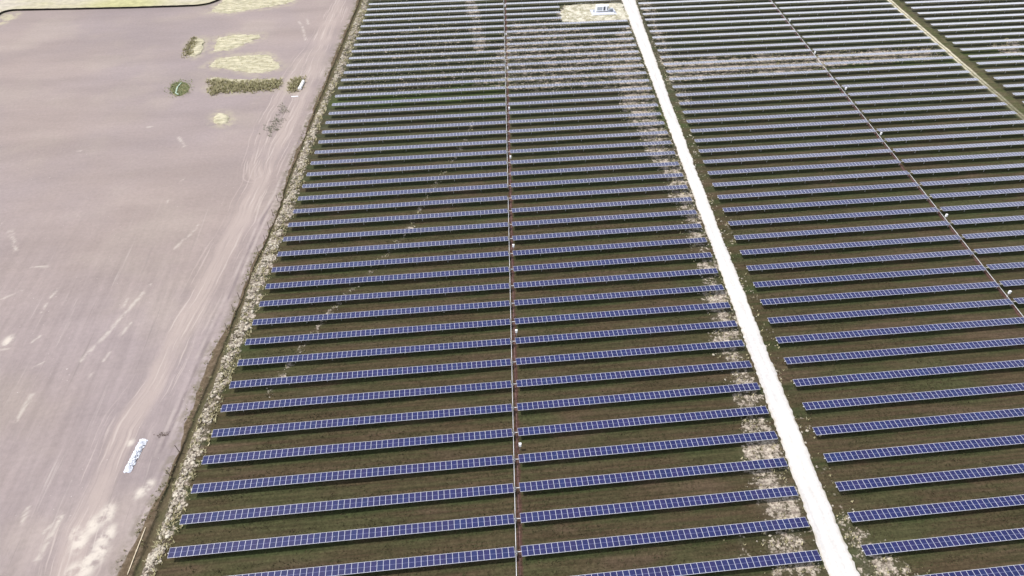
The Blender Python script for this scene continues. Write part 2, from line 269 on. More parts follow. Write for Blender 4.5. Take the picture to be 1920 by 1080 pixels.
def mat_array():
    t=NT('sparse_grass_over_soil')
    mow=t.math('ADD',t.math('MULTIPLY',t.noise(.55,5,.62,(.10,1,1)),.5),t.math('MULTIPLY',t.noise(1.3,4,.6,(.03,1,1),(2,5,0)),.5)); blot=t.noise(.045,4,.6,(.5,1,1)); fine=t.noise(2.2,5,.7); grit=t.noise(.9,5,.7)
    c=t.mix(t.ramp(mow,.42,.58),(.070,.052,.031),(.060,.053,.028))
    c=t.mix(t.ramp(t.noise(.11,4,.6,(.35,1,1),(7,2,0)),.50,.68,0,.75),c,(.090,.064,.043))
    c=t.mix(t.ramp(blot,.50,.66,0,.8),c,(.058,.061,.028))
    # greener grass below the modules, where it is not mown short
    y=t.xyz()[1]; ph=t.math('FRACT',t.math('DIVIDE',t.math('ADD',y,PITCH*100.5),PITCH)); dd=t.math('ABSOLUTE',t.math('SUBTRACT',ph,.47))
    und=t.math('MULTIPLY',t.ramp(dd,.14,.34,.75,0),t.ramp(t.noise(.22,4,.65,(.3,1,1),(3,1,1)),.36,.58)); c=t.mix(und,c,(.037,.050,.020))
    far=t.ramp(y,90,230); c=t.mix(t.math('MULTIPLY',far,.6),c,t.mix(t.ramp(t.noise(.10,5,.7,(.3,1,1)),.35,.6),(.066,.063,.050),(.072,.080,.048)))
    c=t.mix(t.math('MULTIPLY',t.ramp(t.noise(.3,5,.7,(.25,1,1),(8,8,0)),.56,.70,0,.8),far),c,(.13,.12,.085))
    g=t.math('MULTIPLY',t.attr('green'),t.ramp(t.noise(.3,5,.65,(.3,1,1)),.38,.62,0,.8)); c=t.mix(g,c,(.060,.092,.024))
    # backfilled cable trench beside each drive line
    d=t.attr('off')
    for d0 in (.62,DR2+.62):
        q=t.math('ABSOLUTE',t.math('ADD',t.math('SUBTRACT',d,d0),t.math('MULTIPLY',t.math('SUBTRACT',t.noise(.35,3),.5),1.1)))
        c=t.mix(t.math('MULTIPLY',t.ramp(q,.25,.75,.85,0),t.ramp(t.noise(.2,3,off=(1,5,0)),.25,.5,.35,1)),c,(.085,.043,.037))
        q=t.math('ABSOLUTE',t.math('ADD',t.math('SUBTRACT',d,d0-.05),t.math('MULTIPLY',t.math('SUBTRACT',t.noise(.12,2),.5),.5)))
        c=t.mix(t.math('MULTIPLY',t.ramp(q,.06,.20,.8,0),t.ramp(t.noise(.3,3,off=(6,5,0)),.3,.5,.3,1)),c,(.16,.10,.09))
    # grassy wheel track between the second and third blocks
    tr=t.attr('trk'); wob=t.math('MULTIPLY',t.math('SUBTRACT',t.noise(.06,3),.5),1.2); tr=t.math('ADD',tr,wob)
    c=t.mix(t.ramp(t.math('ABSOLUTE',tr),2.2,3.6,.85,0),c,t.mix(t.ramp(t.noise(.3,4),.4,.6),(.10,.088,.050),(.075,.08,.036)))
    yb=t.ramp(y,150,205,.25,1)
    for o in (-2.4,-1.0):
        q=t.math('ABSOLUTE',t.math('SUBTRACT',tr,o)); pass
        c=t.mix(t.math('MULTIPLY',t.math('MULTIPLY',t.ramp(q,.2,.8,1,0),yb),t.ramp(t.noise(.25,4),.3,.5,.5,1)),c,(.52,.48,.36))
    # pale stones and dead stalks lying between the clumps
    p=t.attr('pale'); pn=t.math('ADD',t.math('MULTIPLY',t.noise(.55,5,.7),.75),t.math('MULTIPLY',t.noise(.12,3,off=(2,2,2)),.25))
    m=t.ramp(t.math('ADD',pn,t.math('MULTIPLY',p,.30)),.62,.70); m=t.math('MULTIPLY',m,t.ramp(p,.02,.2))
    c=t.mix(t.math('MULTIPLY',t.ramp(p,.1,.8),.5),c,(.13,.115,.085))
    c=t.mix(m,c,t.mix(t.ramp(t.noise(1.2,3),.4,.6),(.44,.39,.32),(.24,.20,.165)))
    c=t.scale(c,t.ramp(t.noise(1.6,4,.6,(.04,1,1),(5,5,5)),.3,.7,.80,1.22))
    c=t.scale(c,t.ramp(fine,.25,.75,.74,1.28)); c=t.scale(c,t.ramp(grit,.3,.7,.84,1.16))
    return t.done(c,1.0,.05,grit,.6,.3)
def mat_road():
    t=NT('white_limestone_gravel'); c=t.mix(t.ramp(t.noise(.15,4,.6,(1,.25,1)),.35,.65),(.68,.66,.625),(.615,.60,.585)); c=t.scale(c,t.ramp(t.noise(.8,4,.6,(1,.12,1)),.3,.7,.90,1.06)); la=t.attr('lat')
    for o in (.30,.70): c=t.scale(c,t.ramp(t.math('ABSOLUTE',t.math('SUBTRACT',t.math('ADD',la,t.math('MULTIPLY',t.math('SUBTRACT',t.noise(.08,3),.5),.12)),o)),.03,.11,1.08,.96))
    ed=t.math('ABSOLUTE',t.math('SUBTRACT',la,.5)); c=t.mix(t.math('MULTIPLY',t.ramp(ed,.36,.5),t.ramp(t.noise(.9,4,.7),.38,.6)),c,(.40,.36,.29))
    c=t.scale(c,t.ramp(t.noise(1.8,4,.65),.3,.7,.92,1.06))
    return t.done(c,.95,.1,t.noise(2,4),.3,.1)
def mat_pad():
    t=NT('pale_gravel_pad'); c=t.mix(t.ramp(t.noise(.35,5,.7),.38,.60),(.32,.30,.21),(.60,.57,.47)); c=t.mix(t.ramp(t.noise(.8,4,.7,off=(3,1,0)),.62,.7),c,(.13,.13,.08)); return t.done(c,.95,.1)
def mat_straw():
    t=NT('dry_straw_turf'); c=t.mix(t.ramp(t.noise(.5,5,.65,(.5,1,1)),.35,.65),(.56,.52,.38),(.42,.39,.27)); c=t.scale(c,t.ramp(t.noise(.7,5,.75,(.35,1,1)),.3,.68,.66,1.14)); return t.done(c,.95,.1,t.noise(1.4,4),.9,.4)
def mat_island(name,stops,rough=.9):
    t=NT(name); r=t.n('ShaderNodeValToRGB'); t.t.links.new(t.island(),r.inputs[0]); e=r.color_ramp.elements
    while len(e)<len(stops): e.new(.5)
    for el,(p,c) in zip(e,stops): el.position=p; el.color=(*c,1)
    return t.done(t.scale(r.outputs[0],t.ramp(t.noise(3.5,3),.3,.7,.82,1.15)),rough,.15)
# ---- hardware materials
def mat_cells(name,far):
    t=NT(name); r=t.island() if far else t.objrand()
    wn=t.n('ShaderNodeTexWhiteNoise',noise_dimensions='1D'); t.t.links.new(r,wn.inputs['W'])
    c=t.mix(r,(.017,.020,.088),(.024,.021,.084)); c=t.mix(t.ramp(wn.outputs['Value'],.7,1,0,.5),c,(.016,.028,.098))
    c=t.scale(c,t.ramp(t.noise(.5,2),.3,.7,.9,1.12))
    m=t.done(c,.16,.5); t.b.inputs['IOR'].default_value=1.6
    t.b.inputs['Coat Weight'].default_value=1.0; t.b.inputs['Coat Roughness'].default_value=.12
    t.b.inputs['Sheen Weight'].default_value=.45; t.b.inputs['Sheen Roughness'].default_value=.3; t.b.inputs['Sheen Tint'].default_value=(.9,.93,1,1)   # sheen added as pale glare on glass seen at a flat angle
    return m
M_cell=mat_cells('solar_glass',False); M_cellf=mat_cells('solar_glass_far_rows',True)
M_frame=plain('anodised_aluminium',(.58,.59,.66),.45,.5,.0,.04)
M_back=plain('white_backsheet',(.45,.45,.47),.6)
M_mid=plain('cell_gap_backsheet',(.24,.25,.40),.3,.5)
M_galv=plain('galvanised_steel',(.50,.51,.52),.45,.5,.35,.12)
M_tube=plain('bright_torque_tube',(.72,.72,.74),.45,.5,.15,.05)
M_dark=plain('dark_gearbox_paint',(.12,.12,.13),.5,.4)
M_white=plain('white_enclosure_paint',(.84,.85,.86),.4,.5,0,.03)
M_wood=plain('weathered_post_wood',(.13,.10,.085),.9,.1,0,.25)
M_louv_shade=plain('dark_louvre_and_shade',(.07,.075,.09),.6)
M_conc=plain('pale_concrete',(.58,.60,.66),.85,.2,0,.06,1.0)
M_tank=plain('grey_tank_paint',(.40,.43,.47),.5,.4)
M_pvc=plain('cream_pipe_plastic',(.72,.62,.45),.5,.4)
M_silt=plain('black_silt_fabric',(.018,.016,.014),.8,.1)
M_rock=mat_island('riprap_rock',[(0,(.53,.485,.395)),(.35,(.41,.365,.295)),(.6,(.25,.21,.17)),(.85,(.15,.125,.105)),(1,(.64,.60,.50))])
M_stone=mat_island('loose_pale_stone',[(0,(.54,.49,.40)),(.4,(.36,.32,.26)),(.75,(.22,.185,.15)),(1,(.48,.44,.33))])
M_turf=mat_island('turf_blade',[(0,(.075,.060,.034)),(.4,(.060,.062,.028)),(.75,(.105,.078,.048)),(1,(.052,.066,.026))])
M_pile=mat_island('white_limestone_rubble',[(0,(.80,.82,.86)),(.7,(.70,.73,.79)),(1,(.48,.50,.56))])
M_scrub=mat_island('dry_scrub_leaf',[(0,(.36,.32,.19)),(.4,(.25,.23,.12)),(.7,(.46,.41,.27)),(1,(.28,.29,.13))])
M_green=mat_island('green_reed_leaf',[(0,(.34,.36,.20)),(.5,(.27,.32,.16)),(1,(.44,.43,.27))])
M_grey=mat_island('grey_weed_leaf',[(0,(.36,.35,.28)),(.5,(.42,.39,.33)),(1,(.27,.27,.20))])
M_tan=mat_island('straw_blade',[(0,(.56,.51,.33)),(.5,(.44,.40,.24)),(1,(.33,.30,.17))])

# ------------------------------------------------------------ the ground
ys=np.concatenate([np.arange(-45,120,.55),np.arange(120,330,.95),np.arange(330,470,5)])
def sheet(name,X,Y,Z,mat,attrs,smooth=True):
    ny,nx=X.shape; V=np.stack([X,Y,Z],-1).reshape(-1,3)
    i=np.arange((ny-1)*(nx-1)); r=i//(nx-1); c=i%(nx-1); a=r*nx+c
    F=np.stack([a,a+1,a+nx+1,a+nx],1)
    V0=V[F[0]]; 
    if np.cross(V0[1]-V0[0],V0[2]-V0[0])[2]<0: F=F[:,::-1]
    return obj(name,mesh(name,V,F,[mat],smooth=smooth,attrs=attrs),kind='structure')
# far ground, one sheet out to the horizon, below everything
V,F=np.array([(-4000,-3000,-1.2),(4000,-3000,-1.2),(4000,5000,-1.2),(-4000,5000,-1.2)]),np.array([(0,1,2,3)])
t=NT('distant_farmland'); far_m=t.done(t.mix(t.ramp(t.noise(.004,4),.4,.6),(.30,.27,.22),(.16,.16,.08)),1,.1)
obj('ground',mesh('ground',V,F,[far_m]),kind='structure')
e0=fE0(ys)+.7*(vnoise(ys*.45,ys*0+3)-.5)+.9*(vnoise(ys*.13,ys*0+8)-.5)
e1=fE1(ys)+.35*(vnoise(ys*.5,ys*0+5)-.5); e2=fE2(ys)+.5*(vnoise(ys*.35,ys*0+9)-.5)
e1=np.maximum(e1,e0+.25); e2=np.maximum(e2,e1+.25)
# bare field, left
s=np.concatenate([np.arange(0,75,.6),np.arange(75,330,1.3)])[::-1]
X=e0[:,None]-s[None]; Y=np.broadcast_to(ys[:,None],X.shape)
Z=.10*(fbm(X*.12,Y*.12)-.5)*smooth01(0,4,s)[None]
_,trk=seg_dist(X,Y,TRACK);_,brn=seg_dist(X,Y,BRANCH);rut,_=seg_dist(X,Y,RUT);rut2,_=seg_dist(X,Y,RUT2)
trk=np.clip(trk,-30,30);brn=np.clip(brn,-30,30)
pale=np.zeros(X.shape)
for a in STREAK:
    d,_=seg_dist(X,Y,a); L=math.dist(*a); wd=.16+.035*min(L,8); pale=np.maximum(pale,.55*(1-smooth01(wd*.4,wd*1.6,d)))
for x,y,r in BLOT:
    d=np.hypot(X-x,(Y-y)*.6); pale=np.maximum(pale,.95*(1-smooth01(r*.3,r*1.2,d)))
straw=np.zeros(X.shape)
for pl in (S1,S2,S3,S5,S6,HEDGE,SCRUB): straw=np.maximum(straw,.55*smooth01(-4.5,0,soft_poly(X,Y,pl,1.0)+3*(fbm(X*.3,Y*.3)-.5)))
straw=np.maximum(straw,smooth01(-4,0,soft_poly(X,Y,GRASSBELOW,1.0)))
sheet('field',X,Y,Z,mat_field(),dict(trk=trk,brn=brn,rut=np.minimum(rut,30),rut2=np.minimum(rut2,30),pale=pale,straw=straw,edge=np.broadcast_to(s[None],X.shape)))
# dry meadow beyond the silt fence
mx=np.arange(-320,-104,2.0); a=np.array(SILT); fy=np.interp(mx,a[2:,0],a[2:,1])
fy=np.where(mx<a[3,0],a[3,1]-(a[3,0]-mx)*8,fy); fy=np.maximum(fy,200); tt=np.linspace(0,1,60)**1.6
X=np.broadcast_to(mx[None],(60,len(mx))); Y=fy[None]+tt[:,None]*(460-fy[None]); Z=np.full(X.shape,.075)
yel=smooth01(16,4,np.hypot((X+157)*.5,(Y-301)))*.8
sheet('meadow',X,Y,Z,mat_meadow(),dict(yellow=yel))
# ditch
u=np.array([0,.12,.25,.38,.46,.50,.54,.62,.72,.82,.91,1.0]); 
wL=(e1-e0)[:,None]; wR=(e2-e1)[:,None]
X=np.where(u[None]<=.5,e0[:,None]+wL*u[None]*2,e1[:,None]+wR*(u[None]-.5)*2); Y=np.broadcast_to(ys[:,None],X.shape)
dep=np.minimum(.75,.28*(wR+.4)); Z=-dep*np.array([0,0,.02,.05,.12,.35,.85,1,1,.8,.45,0])[None]
Z=Z+.16*(vnoise(X*1.1,Y*.8)-.35)*np.array([0,.6,1,1,1,.7,.3,.3,.3,.3,.3,0])[None]
sheet('ditch',X,Y,Z,mat_ditch(),dict(u=np.broadcast_to(u[None],X.shape)))
# ground below the solar field
s=np.concatenate([np.arange(0,12,.6),np.arange(12,400,1.15)])
X=e2[:,None]+s[None]; Y=np.broadcast_to(ys[:,None],X.shape)
def pale_density(X,Y):
    p=np.zeros(np.shape(X))
    for pl,d in ZONES: p=np.maximum(p,d*smooth01(-2.5,3.5,soft_poly(X,Y,pl,1.0)+7*(fbm(X*.18,Y*.18)-.5)))
    for pl,wd,d in TRAILS:
        q,_=seg_dist(X,Y,pl); p=np.maximum(p,d*(1-smooth01(wd*.3,wd*1.5,q)))
    f=fE3(Y)-X; p=np.maximum(p,.5*smooth01(-.8,.5,f+1.4*(fbm(X*.5,Y*.5)-.5)))
    return p
pale=pale_density(X,Y)
green=np.zeros(X.shape)
for pl,d in GREEN: green=np.maximum(green,d*smooth01(-4,4,soft_poly(X,Y,pl,1.0)))
off=X-SKEW*Y; trk=np.clip(off-190.0,-30,30)
Z=.12*(fbm(X*.2,Y*.2)-.5)*smooth01(0,3,s)[None]-.06*smooth01(0,3,s)[None]
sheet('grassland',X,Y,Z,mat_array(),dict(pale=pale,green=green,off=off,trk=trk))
# gravel road
ry=np.concatenate([np.arange(-45,130,.5),np.arange(130,470,1.0)])
l=fRL(ry)+.25*(vnoise(ry*.3,ry*0+1)-.5)+.40*(vnoise(ry*1.7,ry*0+2)-.5); r=fRR(ry)+.25*(vnoise(ry*.3,ry*0+4)-.5)+.42*(vnoise(ry*1.6,ry*0+6)-.5)
t6=np.array([0,.04,.12,.2,.35,.5,.65,.8,.88,.96,1]); X=l[:,None]+(r-l)[:,None]*t6[None]; Y=np.broadcast_to(ry[:,None],X.shape)
Z=np.broadcast_to(np.array([-.10,.03,.05,.07,.09,.10,.09,.07,.05,.03,-.10])[None],X.shape)
sheet('gravel_road',X,Y,Z,mat_road(),dict(lat=np.broadcast_to(t6[None],X.shape)))
def blob(name,pl,mat,h,jit,kind='structure',z0=.0,step=.8,attrs=None):
    """a low mound of ground with a ragged outline: outer ring, inner rings, centre"""
    P=[];n=len(pl)
    for i in range(n):
        a=np.array(pl[i]);b=np.array(pl[(i+1)%n]);k=max(1,int(np.linalg.norm(b-a)/step))
        for j in range(k): P.append(a+(b-a)*j/k)
    P=np.array(P); 
    for _ in range(2): P=(P+np.roll(P,1,0)+np.roll(P,-1,0))/3
    c=P.mean(0); rings=[1.0,.93,.8,.55,.25]; V=[];zz=[-.08,.45,.8,1,1]
    for k,rr in enumerate(rings):
        q=c+(P-c)*rr; q=q+(jit*(1 if k<2 else .3))*(np.stack([fbm(q[:,0]*.7+k,q[:,1]*.7),fbm(q[:,0]*.7+50,q[:,1]*.7)],1)-.5)*2
        z=z0+h*zz[k]*(.7+.6*fbm(q[:,0]*.5,q[:,1]*.5)) if k else np.full(len(q),z0-.08)
        V.append(np.column_stack([q,z]))
    m=len(P); V.append([[c[0],c[1],z0+h]]); V=np.concatenate(V); i=np.arange(m);j=(i+1)%m
    Q=np.concatenate([np.stack([k*m+i,k*m+j,(k+1)*m+j,(k+1)*m+i],1) for k in range(4)]); T=np.stack([4*m+i,4*m+j,np.full(m,5*m)],1)
    ar=(pl[0][0]*0); A=sum(pl[k][0]*pl[(k+1)%n][1]-pl[(k+1)%n][0]*pl[k][1] for k in range(n))
    if A<0: Q=Q[:,::-1];T=T[:,::-1]
    return obj(name,mesh(name,V,[Q,T],[mat],smooth=True),kind=kind)
ms=mat_straw()
for pl in (S1,S2,S3,S4,S5): blob('straw_patch',pl,ms,.12,1.5,z0=.05)
blob('straw_mound',S6,ms,.6,1.0,z0=.03)
blob('gravel_pad',PAD,mat_pad(),.05,2.4,z0=.07)
t=NT('pond_bank'); pm=t.done(t.mix(t.ramp(t.noise(.5,4),.4,.6),(.12,.13,.06),(.24,.22,.12)),.95,.1)
blob('pond_bank',POND,pm,.25,.6,z0=.04)
a=np.array(STREAM); n_=[]; 
P=np.array([a[0]+(a[-1]-a[0])*0]); tt=np.linspace(0,len(a)-1,40); q=np.stack([np.interp(tt,range(len(a)),a[:,0]),np.interp(tt,range(len(a)),a[:,1])],1); q+=.5*(np.stack([fbm(tt*1.3,tt*0),fbm(tt*1.3,tt*0+9)],1)-.5)
X=np.stack([q[:,0]-.26,q[:,0]+.26],1);Y=np.stack([q[:,1],q[:,1]+.25],1)
t=NT('algae_water'); wm=t.done(t.mix(t.ramp(t.noise(.8,3),.4,.6),(.36,.46,.36),(.27,.37,.27)),.25,.5)
sheet('water',X,Y,np.full(X.shape,.62),wm,{})

# ------------------------------------------------------------ loose stones, scrub
ICO=[];_t=(1+5**.5)/2
ICO=np.array([(-1,_t,0),(1,_t,0),(-1,-_t,0),(1,-_t,0),(0,-1,_t),(0,1,_t),(0,-1,-_t),(0,1,-_t),(_t,0,-1),(_t,0,1),(-_t,0,-1),(-_t,0,1)])/math.hypot(1,_t)
ICOF=np.array([(0,11,5),(0,5,1),(0,1,7),(0,7,10),(0,10,11),(1,5,9),(5,11,4),(11,10,2),(10,7,6),(7,1,8),(3,9,4),(3,4,2),(3,2,6),(3,6,8),(3,8,9),(4,9,5),(2,4,11),(6,2,10),(8,6,7),(9,8,1)])
OCT=np.array([(1,0,0),(0,1,0),(-1,0,0),(0,-1,0),(0,0,1)],float); OCTF=np.array([(0,1,4),(1,2,4),(2,3,4),(3,0,4)])
def rocks(x,y,z,size,base=ICO,bf=ICOF,flat=.6):
    n=len(x);k=len(base); s=size[:,None,None]*(.75+.5*rng.random((n,k,1)))
    V=base[None]*s*np.stack([.7+.7*rng.random(n),.7+.7*rng.random(n),flat*(.6+.8*rng.random(n))],1)[:,None,:]
    an=rng.random(n)*6.283; c,sn=np.cos(an)[:,None],np.sin(an)[:,None]
    V=np.stack([V[...,0]*c-V[...,1]*sn,V[...,0]*sn+V[...,1]*c,V[...,2]],-1)+np.stack([x,y,z],1)[:,None,:]
    return V.reshape(-1,3),(bf[None]+(np.arange(n)*k)[:,None,None]).reshape(-1,3)
def tufts(x,y,z,size,nb=4,lean=.7):
    n=len(x); an=rng.random((n,nb))*6.283; L=size[:,None]*(.6+.8*rng.random((n,nb))); wd=L*.28
    dx,dy=np.cos(an),np.sin(an); le=lean*rng.random((n,nb)); B=np.stack([x,y,z],1)[:,None,:]+.25*size[:,None,None]*np.stack([dx,dy,dx*0],-1)
    a=B+wd[...,None]*np.stack([-dy,dx,dx*0],-1); b=B-wd[...,None]*np.stack([-dy,dx,dx*0],-1); c=B+L[...,None]*np.stack([dx*le,dy*le,1+0*dx],-1)
    V=np.stack([a,b,c],2).reshape(-1,3); return V,np.arange(len(V)).reshape(-1,3)
def stuff(name,VF,mat,label,cat): return obj(name,mesh(name,VF[0],VF[1],[mat]),kind='stuff',label=label,cat=cat)
# riprap strip along the ditch
n=30000; y=-16+(318+16)*rng.random(n)**1.35; wv=fE3(y)-fE2(y)
x=fE2(y)+wv*(.15+.95*rng.random(n)); tq=(x-fE2(y))/wv; k=rng.random(n)<smooth01(.45,.64,fbm(x*1.0,y*.7)+.04-.40*np.maximum(0,tq-.45))
x,y=x[k],y[k]; sz=.09+.26*rng.random(len(x))**2.2
stuff('riprap',rocks(x,y,.02+.1*rng.random(len(x)),sz*1.1),M_rock,'pale broken rocks strewn in a strip between the ditch and the panel rows','rocks')
n=5200; y=-16+318*rng.random(n)**1.35; x=fE2(y)+(fE3(y)-fE2(y))*(.0+1.25*rng.random(n)); k=rng.random(n)<smooth01(.40,.62,fbm(x*.8+30,y*.5)); x,y=x[k],y[k]
stuff('dry_grass',tufts(x,y,np.full(len(x),-.05),.22+.32*rng.random(len(x)),4,1.2),M_tan,'bleached dry grass growing among the rocks along the ditch','grass')
# pale clumps lying near the road, round the pad and in bands through the rows
n=420000; x=-60+300*rng.random(n); y=-16+310*rng.random(n)**1.15; x=x+SKEW*y
k=(x>fE3(y)+.4)&((x<fRL(y)-.1)|(x>fRR(y)+.1)); x,y=x[k],y[k]
p=np.zeros(len(x))
for pl,d in ZONES: p=np.maximum(p,d*smooth01(-2.5,3.5,soft_poly(x,y,pl,1.0)+7*(fbm(x*.18,y*.18)-.5)))
re_=np.minimum(np.abs(x-fRL(y)),np.abs(x-fRR(y))); p=np.maximum(p,.5*(1-smooth01(.2,1.2,re_)))
for pl,wd,d in TRAILS:
    q,_=seg_dist(x,y,pl); p=np.maximum(p,d*(1-smooth01(wd*.3,wd*1.6,q)))
k=rng.random(len(x))<p*smooth01(.36,.62,fbm(x*.55,y*.55))*.75; x,y=x[k],y[k]
h=rng.random(len(x))<.5
stuff('loose_stones',rocks(x[h],y[h],.0+.05*rng.random(h.sum()),.10+.22*rng.random(h.sum())**1.5,OCT,OCTF,.7),M_stone,'pale stones scattered along the white road and between the panel rows','stones')
stuff('dead_weeds',tufts(x[~h],y[~h],np.full((~h).sum(),-.05),.25+.3*rng.random((~h).sum()),3),M_tan,'bleached dead weeds scattered near the white road and between the rows','weeds')
n=60000; x=-62+165*rng.random(n); y=-18+120*rng.random(n)**1.3; x=x+SKEW*y
k=(x>fE3(y))&((x<fRL(y)-.2)|(x>fRR(y)+.2))&(rng.random(n)<smooth01(.35,.6,fbm(x*.12,y*.9))); x,y=x[k],y[k]
stuff('grass_tufts',tufts(x,y,np.full(len(x),-.08),.16+.16*rng.random(len(x)),3,1.3),M_turf,'short olive brown grass tufts growing between the nearer panel rows','grass')
def fill(pl,n,sz,mat,name,label,cat,nb=5,z=.05,lean=.8,thr=None):
    a=np.array(pl);x=a[:,0].min()-1.5+(3+np.ptp(a[:,0]))*rng.random(n*4);y=a[:,1].min()-1.5+(3+np.ptp(a[:,1]))*rng.random(n*4)
    k=soft_poly(x,y,pl,1.0)+3.2*(fbm(x*.5,y*.5)-.5)+1.0*rng.standard_normal(len(x))>0
    if thr: k&=fbm(x*.45,y*.45)>thr
    x,y=x[k][:n],y[k][:n]
    return stuff(name,tufts(x,y,np.full(len(x),z),sz*(.6+.8*rng.random(len(x))),nb,lean),mat,label,cat)
fill(HEDGE,1500,.5,M_scrub,'scrub','long strip of brown scrub in the bare field below the straw patches','scrub',lean=1.6)
fill(SCRUB,260,.55,M_scrub,'scrub','short clump of dark scrub beside the long white pipe','scrub',lean=1.5)
fill(S1D,200,.55,M_scrub,'scrub','dark thin scrub on the left edge of the smallest straw patch','scrub')
fill(POND,330,.36,M_green,'reeds','green reeds round the narrow water of the small pond','reeds',z=.25)
fill(TUFT,260,.36,M_grey,'weeds','sparse grey weeds between the two branches of the field track','weeds',thr=.47)
for pl,nn in ((S2,160),(S3,260),(S5,260),(S1,80),(S4,120)): fill(pl,nn,.25,M_tan,'straw','dry straw stubble standing on a pale patch of the bare field','straw',3,.12)
n=380; x,y=[],[]
yy=-14+320*rng.random(1600); xx=fE0(yy)-1.0+ (1.2+(fE1(yy)-fE0(yy)))*rng.random(1600); k=fbm(xx*.5,yy*.3)>.5; xx,yy=xx[k],yy[k]
stuff('bank_weeds',tufts(xx,yy,np.full(len(xx),.0),.18+.25*rng.random(len(xx)),4),M_scrub,'dark weeds along the eroded bank at the edge of the bare field','weeds')
# white heap, small dark debris
(px,py),(qx,qy)=PILE; L=math.dist((px,py),(qx,qy)); n=620; tt=rng.random(n); la=(rng.random(n)+rng.random(n)-1)
hz=(1-np.abs(la))*.75*np.minimum(1,np.minimum(tt,1-tt)*6+.25)
ux,uy=(qx-px)/L,(qy-py)/L; x=px+ux*L*tt-uy*la*.85; y=py+uy*L*tt+ux*la*.85
me=mesh('rubble_pile',*rocks(x,y,hz*rng.random(n)**.4,.13+.13*rng.random(n)),[M_pile])
obj('rubble_pile',me,label='long narrow heap of white rubble lying on the bare pink soil',cat='rubble heap')
n=60; tt=rng.random(n); (ax,ay),(bx,by)=DEB; x=ax+(bx-ax)*tt+.35*rng.standard_normal(n); y=ay+(by-ay)*tt+.35*rng.standard_normal(n)
stuff('clods',rocks(x,y,np.full(n,.03),.05+.08*rng.random(n)),M_wood,'dark clods scattered on the soil just right of the white heap','clods')

# ------------------------------------------------------------ things on the field side
def word(n):
    o=['','first','second','third','fourth','fifth','sixth','seventh','eighth','ninth','tenth','eleventh','twelfth','thirteenth','fourteenth','fifteenth','sixteenth','seventeenth','eighteenth','nineteenth']
    if n<20: return o[n]
    t,u_=divmod(n,10); return (['','','twentieth','thirtieth','fortieth'][t] if u_==0 else ['','','twenty','thirty','forty'][t]+'-'+o[u_])
V,Fs=tubes([tube((0,0,-.2),(0,0,2.5),.085,8,.07)]); pm=mesh('post',V,Fs,[M_wood])
lab=['fence post at the far end of the leaning post row beside the ditch']
for i,(x,y) in enumerate(FENCE):
    nf=len(FENCE); 
    if i==0: lb='dark fence post beside the ditch, farthest up the photo of the whole line'
    elif i==nf-1: lb='dark fence post beside the ditch, nearest to the white rubble heap'
    elif i==nf-2: lb='dark fence post beside the ditch, next up from the one nearest the rubble heap'
    else: lb=f'dark fence post beside the ditch, {word(i+1)} down from the far end of the line'
    o=obj('fence_post',pm if i else pm,loc=(x,y,0),rot=(random.uniform(-.05,.05),random.uniform(-.06,.06),0),label=lb,cat='fence post',group='fence posts along the ditch')
(ax,ay),(bx,by),(cx_,cy_)=PIPE
r=obj('drain_pipe',None,loc=(bx,by,.16),label='pale jointed pipe lying along the eroded bank at the bottom left',cat='pipe')
for (x,y) in ((ax,ay),(cx_,cy_)):
    V,Fs=tubes([tube((0,0,0),(x-bx,y-by,0),.09,8)]); obj('pipe_section',mesh('pipe_section',V,Fs,[M_pvc],smooth=True),r)
V,Fs=tubes([tube((-.02,-.25,0),(.02,.25,0),.12,8)]); obj('coupling',mesh('coupling',V,Fs,[M_pvc],smooth=True),r)
# large white pipe lying by the scrub, with its bell end, and a white plank
(ax,ay),(bx,by)=CULV; V,Fs=tubes([tube((0,0,0),(ax-bx,ay-by,0),.55,14)])
r=obj('culvert_pipe',None,loc=(bx,by,.55),label='long white pipe lying beside the short clump of dark scrub',cat='pipe')
obj('barrel',mesh('barrel',V,Fs,[M_white],smooth=True),r)
d=np.array([ax-bx,ay-by,0]);d/=np.linalg.norm(d); V,Fs=tubes([tube(-d*.35,d*.35,.66,14)]); obj('bell_end',mesh('bell_end',V,Fs,[M_white],smooth=True),r)
(ax,ay),(bx,by)=PLANK; V,F=box(0,0,.1,abs(bx-ax),.45,.2); obj('plank',mesh('plank',V,F,[M_white]),loc=((ax+bx)/2,(ay+by)/2,0.02),label='short white board lying on the soil below the dark scrub clump',cat='board')
# silt fence: fabric with stakes
r=obj('silt_fence',None,loc=(*SILT[4],0),label='long low black silt fence between the bare field and the dry meadow',cat='fence')
a=np.array(SILT); seg=np.r_[0,np.cumsum(np.hypot(*np.diff(a,axis=0).T))]; tt=np.arange(0,seg[-1],2.0)
q=np.stack([np.interp(tt,seg,a[:,0]),np.interp(tt,seg,a[:,1])],1)
for _ in range(3): q[1:-1]=(q[:-2]+q[1:-1]+q[2:])/3
q=q-np.array(SILT[4]); Vs=[];Fs=[]
hh=.80+.1*rng.random(len(q)); nrm=np.array([0,.06])
V=np.concatenate([np.column_stack([q-nrm,np.full(len(q),-.1)]),np.column_stack([q-nrm,hh]),np.column_stack([q+nrm,hh]),np.column_stack([q+nrm,np.full(len(q),-.1)])]); m=len(q); i=np.arange(m-1)
F=np.concatenate([np.stack([k*m+i,k*m+i+1,(k+1)*m+i+1,(k+1)*m+i],1) for k in range(3)])
obj('fabric',mesh('fabric',V,F,[M_silt]),r)
V,F=join([box(0,-.1,.5,.06,.06,1.3)]); stm=mesh('stake',V,F,[M_wood])
for k in range(0,len(q),2): obj('stake',stm,r,loc=(q[k,0],q[k,1],0))

